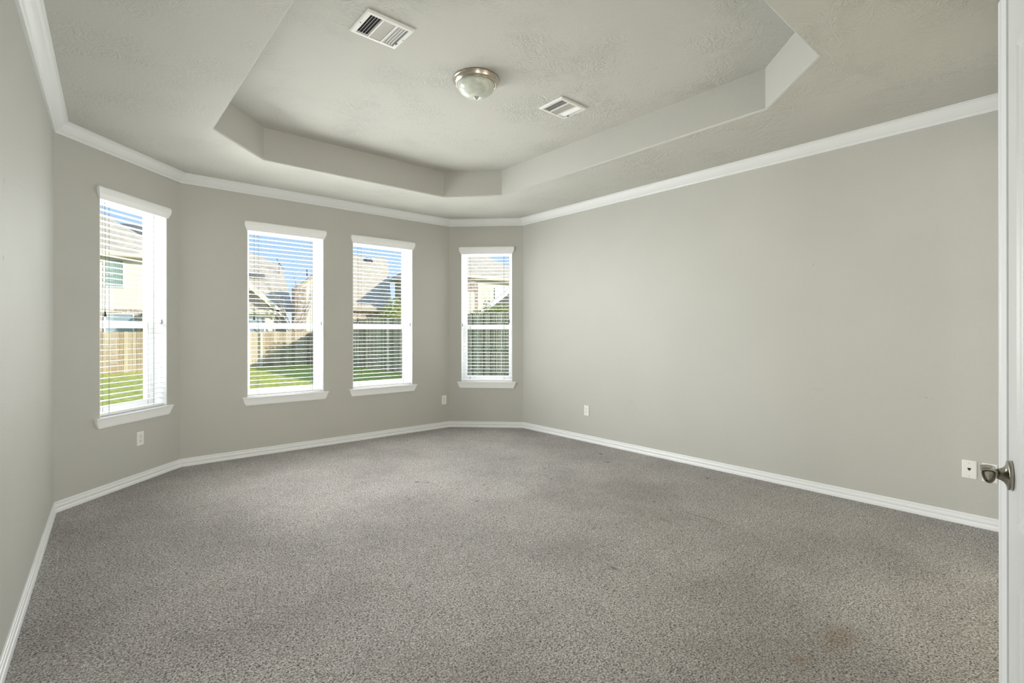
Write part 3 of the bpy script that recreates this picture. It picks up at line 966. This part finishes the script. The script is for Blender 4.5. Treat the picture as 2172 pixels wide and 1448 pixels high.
bf = fence('wooden_fence', T((-9.0, 22.3, 0)), 15.15, GZ, 1.29, MAT['picket_tan'], 'sunlit tan board fence across the back of the lawn')
mb = MB(); mb.box((11.47, -.10, GZ), (11.57, -.01, 1.2)); mb.build('pale_post', MAT['fascia'], bf)
fence('wooden_fence', Matrix(((0, 1, 0, 6.22), (-1, 0, 0, 22.25), (0, 0, 1, 0), (0, 0, 0, 1))), 30.0, GZ, 1.90, MAT['picket_grey'], 'taller weathered grey board fence in shade on the right of the lawn', .115, .014, None, (.4, 1.2, 2.05))


# ------------------------------------------------------------------ houses beyond the fences
def prism(mb, poly, z0, z1, mi=0):
    mb.loft([[(x, y, z0) for x, y in poly], [(x, y, z1) for x, y in poly]], True, True, False, mi)


def rectp(x0, y0, x1, y1):
    return [(x0, y0), (x1, y0), (x1, y1), (x0, y1)]


def hip_roof(mb, x0, y0, x1, y1, ze, zr, inset, th=.12):
    """Hipped roof solid with eave thickness; ridge along the longer side."""
    if (x1 - x0) >= (y1 - y0):
        ra, rb = (x0 + inset, (y0 + y1) / 2, zr), (x1 - inset, (y0 + y1) / 2, zr)
    else:
        ra, rb = ((x0 + x1) / 2, y0 + inset, zr), ((x0 + x1) / 2, y1 - inset, zr)
    v = [(x0, y0, ze - th), (x1, y0, ze - th), (x1, y1, ze - th), (x0, y1, ze - th), (x0, y0, ze), (x1, y0, ze), (x1, y1, ze), (x0, y1, ze), ra, rb]
    f = [(3, 2, 1, 0), (0, 1, 5, 4), (1, 2, 6, 5), (2, 3, 7, 6), (3, 0, 4, 7)]
    if (x1 - x0) >= (y1 - y0):
        f += [(4, 5, 9, 8), (5, 6, 9), (6, 7, 8, 9), (7, 4, 8)]
    else:
        f += [(4, 5, 8), (5, 6, 9, 8), (6, 7, 9), (7, 4, 8, 9)]
    mb.add(v, f)


def eave_board(mb, x0, y0, x1, y1, z0, z1, t=.05):
    mb.box((x0 - t, y0 - t, z0), (x1 + t, y0, z1)); mb.box((x1, y0, z0), (x1 + t, y1, z1)); mb.box((x0 - t, y0, z0), (x0, y1, z1))


def house_window(parent, x0, x1, z0, z1, y, glass, curtain=False):
    mb = MB(); ring(mb, x0 - .07, x1 + .07, z0 - .07, z1 + .07, .075, y - .05, y + .02)
    f = mb.build('window', MAT['whiteboard'], parent)
    mb = MB(); mb.box((x0, y - .012, z0), (x1, y - .004, z1)); mb.build('pane', glass, f)
    if curtain:
        mb = MB(); n = 28; lo, hi = [], []
        for j in range(n + 1):
            x = x0 + (x1 - x0) * j / n
            lo.append((x, y - .02 - .012 * math.sin(j * 1.9), z0)); hi.append((x, y - .02 - .012 * math.sin(j * 1.9 + .3), z1))
        mb.add(lo + hi, [(j, j + 1, n + 2 + j, n + 1 + j) for j in range(n)], 0, True)
        mb.build('curtain', MAT['curtain'], f)


# two-storey house seen through the leftmost window
h = empty('house', T((-4.5, 30, GZ)), 'two-storey cream house with green curtained upper window, behind the back fence', 'house')
I = h.matrix_world.inverted()


def hb(mb, name, mat, parent, hm):
    return mb.build(name, mat, parent)


def house_part(h, mb, name, mat, lbl=None):
    """Part given in world coordinates, parented under the house empty."""
    inv = h.matrix_world.inverted()
    mb.v = [tuple(inv @ Vector(p)) for p in mb.v]
    return mb.build(name, mat, h, lbl)


def house_win(h, x0, x1, z0, z1, y, glass, curtain=False):
    inv = h.matrix_world.inverted().translation
    house_window(h, x0 + inv.x, x1 + inv.x, z0 + inv.z, z1 + inv.z, y + inv.y, glass, curtain)


mb = MB(); prism(mb, rectp(-9, 30, -0.6, 37.5), GZ, 2.55); house_part(h, mb, 'brick_wall', MAT['brick'])
mb = MB(); prism(mb, rectp(-9, 30.03, -0.6, 37.5), 2.55, 5.6); house_part(h, mb, 'siding_wall', MAT['cream'])
mb = MB(); hip_roof(mb, -9.4, 29.5, -0.2, 38.0, 5.68, 8.60, 3.5); house_part(h, mb, 'roof', MAT['shingle'])
mb = MB(); eave_board(mb, -9.4, 29.5, -0.2, 38.0, 5.50, 5.69); house_part(h, mb, 'fascia', MAT['fascia'])
mb = MB(); mb.box((-9.2, 29.45, 5.44), (-.25, 30.04, 5.50)); house_part(h, mb, 'soffit', MAT['soffit'])
mb = MB(); prism(mb, rectp(-5.6, 38.6, -0.6, 46), GZ, 6.2); house_part(h, mb, 'rear_wall', MAT['tan'])
mb = MB(); mb.loft([[(-6, 38.2, 6.2), (-6, 46.4, 6.2), (-6, 42.3, 9.5)], [(-.2, 38.2, 6.2), (-.2, 46.4, 6.2), (-.2, 42.3, 9.5)]]); house_part(h, mb, 'rear_roof', MAT['shingle_dark'], 'rear wing roof with shade painted in as darker grey')  # dark shingles put shade into this sunlit slope's colour
house_win(h, -3.52, -2.74, 3.82, 5.28, 30.03, MAT['winglass'], True)
house_win(h, -3.5, -2.3, .85, 2.25, 30.0, MAT['winglass'])

# gabled house with the big roof, left half of the second window
h = empty('house', T((2.0, 29, GZ)), 'low tan house with steep roof and pale rake board, behind the bare tree', 'house')
mb = MB(); prism(mb, rectp(.3, 30, 6.0, 41.5), GZ, 2.7); house_part(h, mb, 'wall', MAT['cream'])
mb = MB()
v = [(.1, 29.6, 2.6), (6.35, 29.6, 2.6), (6.35, 42, 2.6), (.1, 42, 2.6), (.1, 29.6, 2.72), (6.35, 29.6, 2.72), (6.35, 42, 2.72), (.1, 42, 2.72), (7.05, 34.55, 6.25), (5.2, 36, 7.30), (.1, 36, 7.30), (7.05, 37.4, 6.25)]
mb.add(v, [(3, 2, 1, 0), (0, 1, 5, 4), (1, 2, 6, 5), (2, 3, 7, 6), (3, 0, 4, 7), (4, 5, 8, 9, 10), (5, 6, 11, 8), (8, 11, 9), (6, 7, 10, 9, 11), (7, 4, 10)])
house_part(h, mb, 'roof', MAT['shingle'])
mb = MB(); mb.box((3.6, 32.75, 5.10), (5.35, 33.2, 5.42)); house_part(h, mb, 'roof_box', MAT['metal'], 'long dark bar on the roof')  # plain dark bar laid on the roof slope
# front gable wing
ax, az_ = 2.15, 4.55
mb = MB(); prism(mb, rectp(.1, 25.9, 4.2, 30.2), GZ, 2.5); house_part(h, mb, 'wing_wall', MAT['cream'])
mb = MB(); mb.loft([[(.1, 25.9, 2.4), (4.2, 25.9, 2.4), (ax, 25.9, 4.4)], [(.1, 32, 2.4), (4.2, 32, 2.4), (ax, 32, 4.4)]]); house_part(h, mb, 'gable_wall', MAT['tan'])
mb = MB()
for sx in (-1, 1):
    e = (ax + sx * 2.27, 2.52)
    prof = [(e[0], e[1]), (ax, az_), (ax, az_ - .14), (e[0], e[1] - .14)]
    mb.loft([[(x, 25.5, z) for x, z in prof], [(x, 33, z) for x, z in prof]])
house_part(h, mb, 'wing_roof', MAT['shingle'])
mb = MB()
for sx in (-1, 1):
    e = (ax + sx * 2.27, 2.52)
    prof = [(e[0], e[1] + .03), (ax, az_ + .04), (ax, az_ - .34), (e[0], e[1] - .34)]
    mb.loft([[(x, 25.45, z) for x, z in prof], [(x, 25.5, z) for x, z in prof]])
house_part(h, mb, 'rake_board', MAT['fascia'])
mb = MB(); mb.box((.0, 25.5, 2.28), (4.4, 25.9, 2.42)); mb.box((.0, 25.45, 2.40), (4.4, 25.5, 2.55)); house_part(h, mb, 'fascia', MAT['fascia'])
house_win(h, 2.3, 3.55, .9, 2.10, 25.9, MAT['winglass'])
# aerial on the hip
mb = MB(); mb.tube([(6.55, 33.6, 5.4), (6.55, 33.6, 6.45)], .02, 5); mb.tube([(6.30, 33.5, 6.75), (6.85, 33.7, 5.95)], .02, 5)
for k in range(5):
    t = k / 4; cx, cz = 6.30 + .55 * t, 6.75 - .80 * t
    mb.tube([(cx - .12 - .05 * t, 33.4 - .3, cz - .05), (cx + .12 + .05 * t, 33.6 + .3, cz + .05)], .012, 4)
house_part(h, mb, 'roof_aerial', MAT['metal'])

# house with the broad roof behind the third window and a brick-cornered front gable
h = empty('house', T((9, 29, GZ)), 'house with broad tan roof crossed by a dark shadow and a brick-cornered gable', 'house')
mb = MB(); prism(mb, rectp(9.0, 27.5, 12.2, 34), GZ, 2.8); house_part(h, mb, 'wall', MAT['brick'])
mb = MB()
v = [(8.75, 27, 2.78), (12.3, 27, 2.78), (12.8, 34.3, 2.78), (8.75, 34.3, 2.78), (8.75, 27, 2.93), (12.3, 27, 2.93), (12.8, 34.3, 2.93), (8.75, 34.3, 2.93), (9.6, 30.6, 7.02), (13.78, 30.6, 7.02)]
mb.add(v, [(3, 2, 1, 0), (0, 1, 5, 4), (1, 2, 6, 5), (2, 3, 7, 6), (3, 0, 4, 7), (4, 5, 9, 8), (5, 6, 9), (6, 7, 8, 9), (7, 4, 8)])
house_part(h, mb, 'roof', MAT['shingle'])
mb = MB(); mb.box((8.75, 26.93, 2.76), (12.3, 27.0, 2.94)); house_part(h, mb, 'fascia', MAT['soffit'])
mb = MB(); mb.loft([[(11.75, 30.1, 6.5), (12.3, 30.1, 6.5), (12.3, 30.4, 6.85), (11.75, 30.4, 6.85)], [(11.8, 29.95, 6.62), (12.25, 29.95, 6.62), (12.25, 30.3, 6.92), (11.8, 30.3, 6.92)]]); house_part(h, mb, 'roof_box', MAT['metal'])
mb = MB(); mb.loft([[(5.55, 25.9, GZ), (8.5, 25.9, GZ), (8.5, 25.9, 4.1), (7.0, 25.9, 5.3), (5.55, 25.9, 4.1)], [(6.65, 29.2, GZ), (9.6, 29.2, GZ), (9.6, 29.2, 4.1), (8.1, 29.2, 5.3), (6.65, 29.2, 4.1)]]); house_part(h, mb, 'gable_wall', MAT['cream'])
mb = MB(); mb.box((5.30, 25.82, GZ), (5.95, 26.5, 4.0)); house_part(h, mb, 'brick_corner', MAT['brick'])
mb = MB()
for sx in (-1, 1):
    e = (7.0 + sx * 1.72, 4.0)
    prof = [(e[0], e[1]), (7.0, 5.46), (7.0, 5.32), (e[0], e[1] - .14)]
    mb.loft([[(x, 25.5, z) for x, z in prof], [(x + 1.35, 29.3, z) for x, z in prof]])
house_part(h, mb, 'gable_roof', MAT['shingle_dark'])
mb = MB()
for sx in (-1, 1):
    e = (7.0 + sx * 1.72, 4.0)
    prof = [(e[0], e[1] - .02), (7.0, 5.40), (7.0, 5.20), (e[0], e[1] - .22)]
    mb.loft([[(x, 25.46, z) for x, z in prof], [(x, 25.5, z) for x, z in prof]])
house_part(h, mb, 'rake_board', MAT['soffit'])
mb = MB(); mb.tube([(6.15, 26.3, 4.7), (6.15, 26.3, 5.25)], .03, 6); house_part(h, mb, 'vent_pipe', MAT['metal'])

# two-storey house on the right, seen through the third and the rightmost window
h = empty('house', T((18, 27, GZ)), 'two-storey cream house with brick corner and hipped tan roof, seen in the rightmost window', 'house')
mb = MB(); prism(mb, rectp(13.9, 24.0, 23.0, 29.6), GZ, 5.2); house_part(h, mb, 'wall', MAT['cream'])
mb = MB(); hip_roof(mb, 13.5, 23.55, 23.4, 30.0, 5.36, 7.75, 3.6); house_part(h, mb, 'roof', MAT['shingle'])
mb = MB(); eave_board(mb, 13.5, 23.55, 23.4, 30.0, 5.17, 5.37); house_part(h, mb, 'fascia', MAT['fascia'])
mb = MB(); mb.box((13.55, 23.55, 5.10), (23.4, 24.02, 5.17)); mb.box((13.55, 24.02, 5.10), (13.92, 30.0, 5.17)); house_part(h, mb, 'soffit', MAT['soffit'])
mb = MB(); prism(mb, rectp(16.0, 23.75, 17.55, 24.05), GZ, 4.95); house_part(h, mb, 'brick_bay', MAT['brick'])
mb = MB(); mb.box((16.35, 23.70, 1.6), (17.2, 23.76, 4.15)); house_part(h, mb, 'pale_panel', MAT['cream'])
mb = MB(); mb.box((19.3, 23.93, 2.9), (20.5, 24.0, 4.6)); house_part(h, mb, 'window', MAT['whiteboard'])

# low neighbour just beyond the grey fence
h = empty('house', T((12.5, 14, GZ)), 'low dark roof slope with white edge board, close beyond the grey fence', 'house')
mb = MB(); prism(mb, [(10.0, 14.3), (17.1, 14.3), (22.6, 19.8), (15.5, 19.8)], GZ, 1.75); house_part(h, mb, 'wall', MAT['brick'])
mb = MB()
apx, apz = 13.6, 4.35
for sx in (-1, 1):
    e = (apx + sx * 3.95, 1.80)
    prof = [(e[0], e[1]), (apx, apz), (apx, apz - .12), (e[0], e[1] - .12)]
    mb.loft([[(x, 14.0, z) for x, z in prof], [(x + 6.0, 20.0, z) for x, z in prof]])
house_part(h, mb, 'roof', MAT['shingle_dark'])
mb = MB(); mb.loft([[(10.0, 14.3, 1.7), (17.1, 14.3, 1.7), (apx, 14.3, 4.2)], [(10.0, 14.5, 1.7), (17.1, 14.5, 1.7), (apx, 14.5, 4.2)]]); house_part(h, mb, 'gable_wall', MAT['shingle_dark'])
mb = MB()
for sx in (-1, 1):
    e = (apx + sx * 3.95, 1.80)
    prof = [(e[0], e[1] + .03), (apx, apz + .03), (apx, apz - .22), (e[0], e[1] - .22)]
    mb.loft([[(x, 13.94, z) for x, z in prof], [(x, 14.0, z) for x, z in prof]])
house_part(h, mb, 'rake_board', MAT['whiteboard'])

# ------------------------------------------------------------------ trees and shrubs
def grow(mb, p, d, ln, r, depth, rnd, spread=.55, up=.15):
    p = Vector(p); d = Vector(d).normalized()
    pts = [p]; rads = [r]; q = p; dirv = d
    n = 3
    for k in range(n):
        dirv = (dirv + Vector((rnd.uniform(-.12, .12), rnd.uniform(-.12, .12), rnd.uniform(-.04, .12)))).normalized()
        q = q + dirv * (ln / n); pts.append(q); rads.append(r * (1 - .4 * (k + 1) / n))
    mb.tube(pts, rads, 5)
    if depth > 0:
        for k in range(rnd.choice((2, 3, 3))):
            nd = (dirv + Vector((rnd.uniform(-spread, spread), rnd.uniform(-spread, spread), rnd.uniform(-.1, spread) + up))).normalized()
            i = rnd.choice((2, 3))
            grow(mb, pts[i], nd, ln * rnd.uniform(.6, .85), rads[i] * .72, depth - 1, rnd, spread, up)


rnd = random.Random(11)
t = empty('bare_tree', T((4.9, 25.0, GZ)), 'leafless pale tree in front of the roofs in the second window', 'tree')
mb = MB()
grow(mb, (0, 0, 0), (-.02, 0, 1), 1.9, .10, 0, rnd)
mb.build('trunk', MAT['bark'], t)
mb = MB()
for d, l in (((-.55, .1, 1), 1.5), ((.5, -.1, 1), 1.3), ((-.1, .3, 1), 1.9), ((.25, .2, 1), 1.6), ((-.9, -.2, .8), 1.2), ((.9, .1, .9), 1.0)):
    grow(mb, (-.02, 0, 1.75), d, l, .05, 3, rnd)
mb.build('branches', MAT['bark'], t)


def leaf_cloud(mb, centre, rad, n, size, rnd):
    cx, cy, cz = centre
    for k in range(n):
        while True:
            p = Vector((rnd.uniform(-1, 1), rnd.uniform(-1, 1), rnd.uniform(-1, 1)))
            if p.length < 1:
                break
        p = Vector((cx + p.x * rad[0], cy + p.y * rad[1], cz + p.z * rad[2]))
        a = Vector((rnd.uniform(-1, 1), rnd.uniform(-1, 1), rnd.uniform(-1, 1))).normalized()
        b_ = a.orthogonal().normalized(); s = size * rnd.uniform(.6, 1.3)
        mb.add([tuple(p - a * s), tuple(p + b_ * s * .4), tuple(p + a * s), tuple(p - b_ * s * .4)], [(0, 1, 2, 3)])


def shrub(name, loc, label, clouds, size, mat, stems, seed):
    rnd = random.Random(seed)
    r = empty(name, T(loc), label, 'shrub')
    mb = MB()
    for c, rad, n in clouds:
        leaf_cloud(mb, c, rad, n, size, rnd)
    mb.build('foliage', mat, r)
    mb = MB()
    for d, l in stems:
        grow(mb, (0, 0, 0), d, l, .035, 2, rnd, .4, .3)
    mb.build('stems', MAT['bark'], r)


shrub('leafy_shrub', (7.9, 18.6, GZ), 'yellow-green shrub with long bare canes above the grey fence, in the third window',
      [((-.3, -.9, 2.9), (.55, .7, .7), 420), ((-.4, -1.6, 2.4), (.5, .6, .5), 300), ((-.2, .3, 2.3), (.5, .9, .35), 320), ((0, 1.5, 2.35), (.4, 1.0, .25), 340), ((-.2, -.2, 2.55), (.4, .8, .45), 300), ((0, -.3, 1.6), (.5, .8, .7), 300)], .085, MAT['leaf'],
      [((-.3, .2, 1), 1.7), ((.1, -.3, 1), 1.6), ((-.2, -.5, 1), 1.7), ((-.6, .9, 1.1), 1.5)], 5)
shrub('leafy_shrub', (7.25, 9.0, GZ), 'lime-green shrub showing over the grey fence in the rightmost window',
      [((.1, .0, 2.50), (.45, .60, .36), 520), ((-.1, .7, 2.42), (.4, .5, .26), 320), ((.15, -.8, 2.45), (.45, .6, .40), 420), ((.0, .45, 2.85), (.13, .16, .32), 60), ((0, 0, 1.5), (.5, .9, .8), 300)], .060, MAT['leaf'],
      [((0, .2, 1), 1.6), ((.1, -.2, 1), 1.5)], 8)
shrub('low_shrub', (5.4, 20.9, GZ), 'small dark green bush at the foot of the grey fence',
      [((0, 0, .35), (.55, .8, .40), 500), ((.25, -.8, .25), (.3, .5, .3), 200)], .08, MAT['leafdark'], [((0, 0, 1), .4), ((.3, .2, 1), .35)], 9)
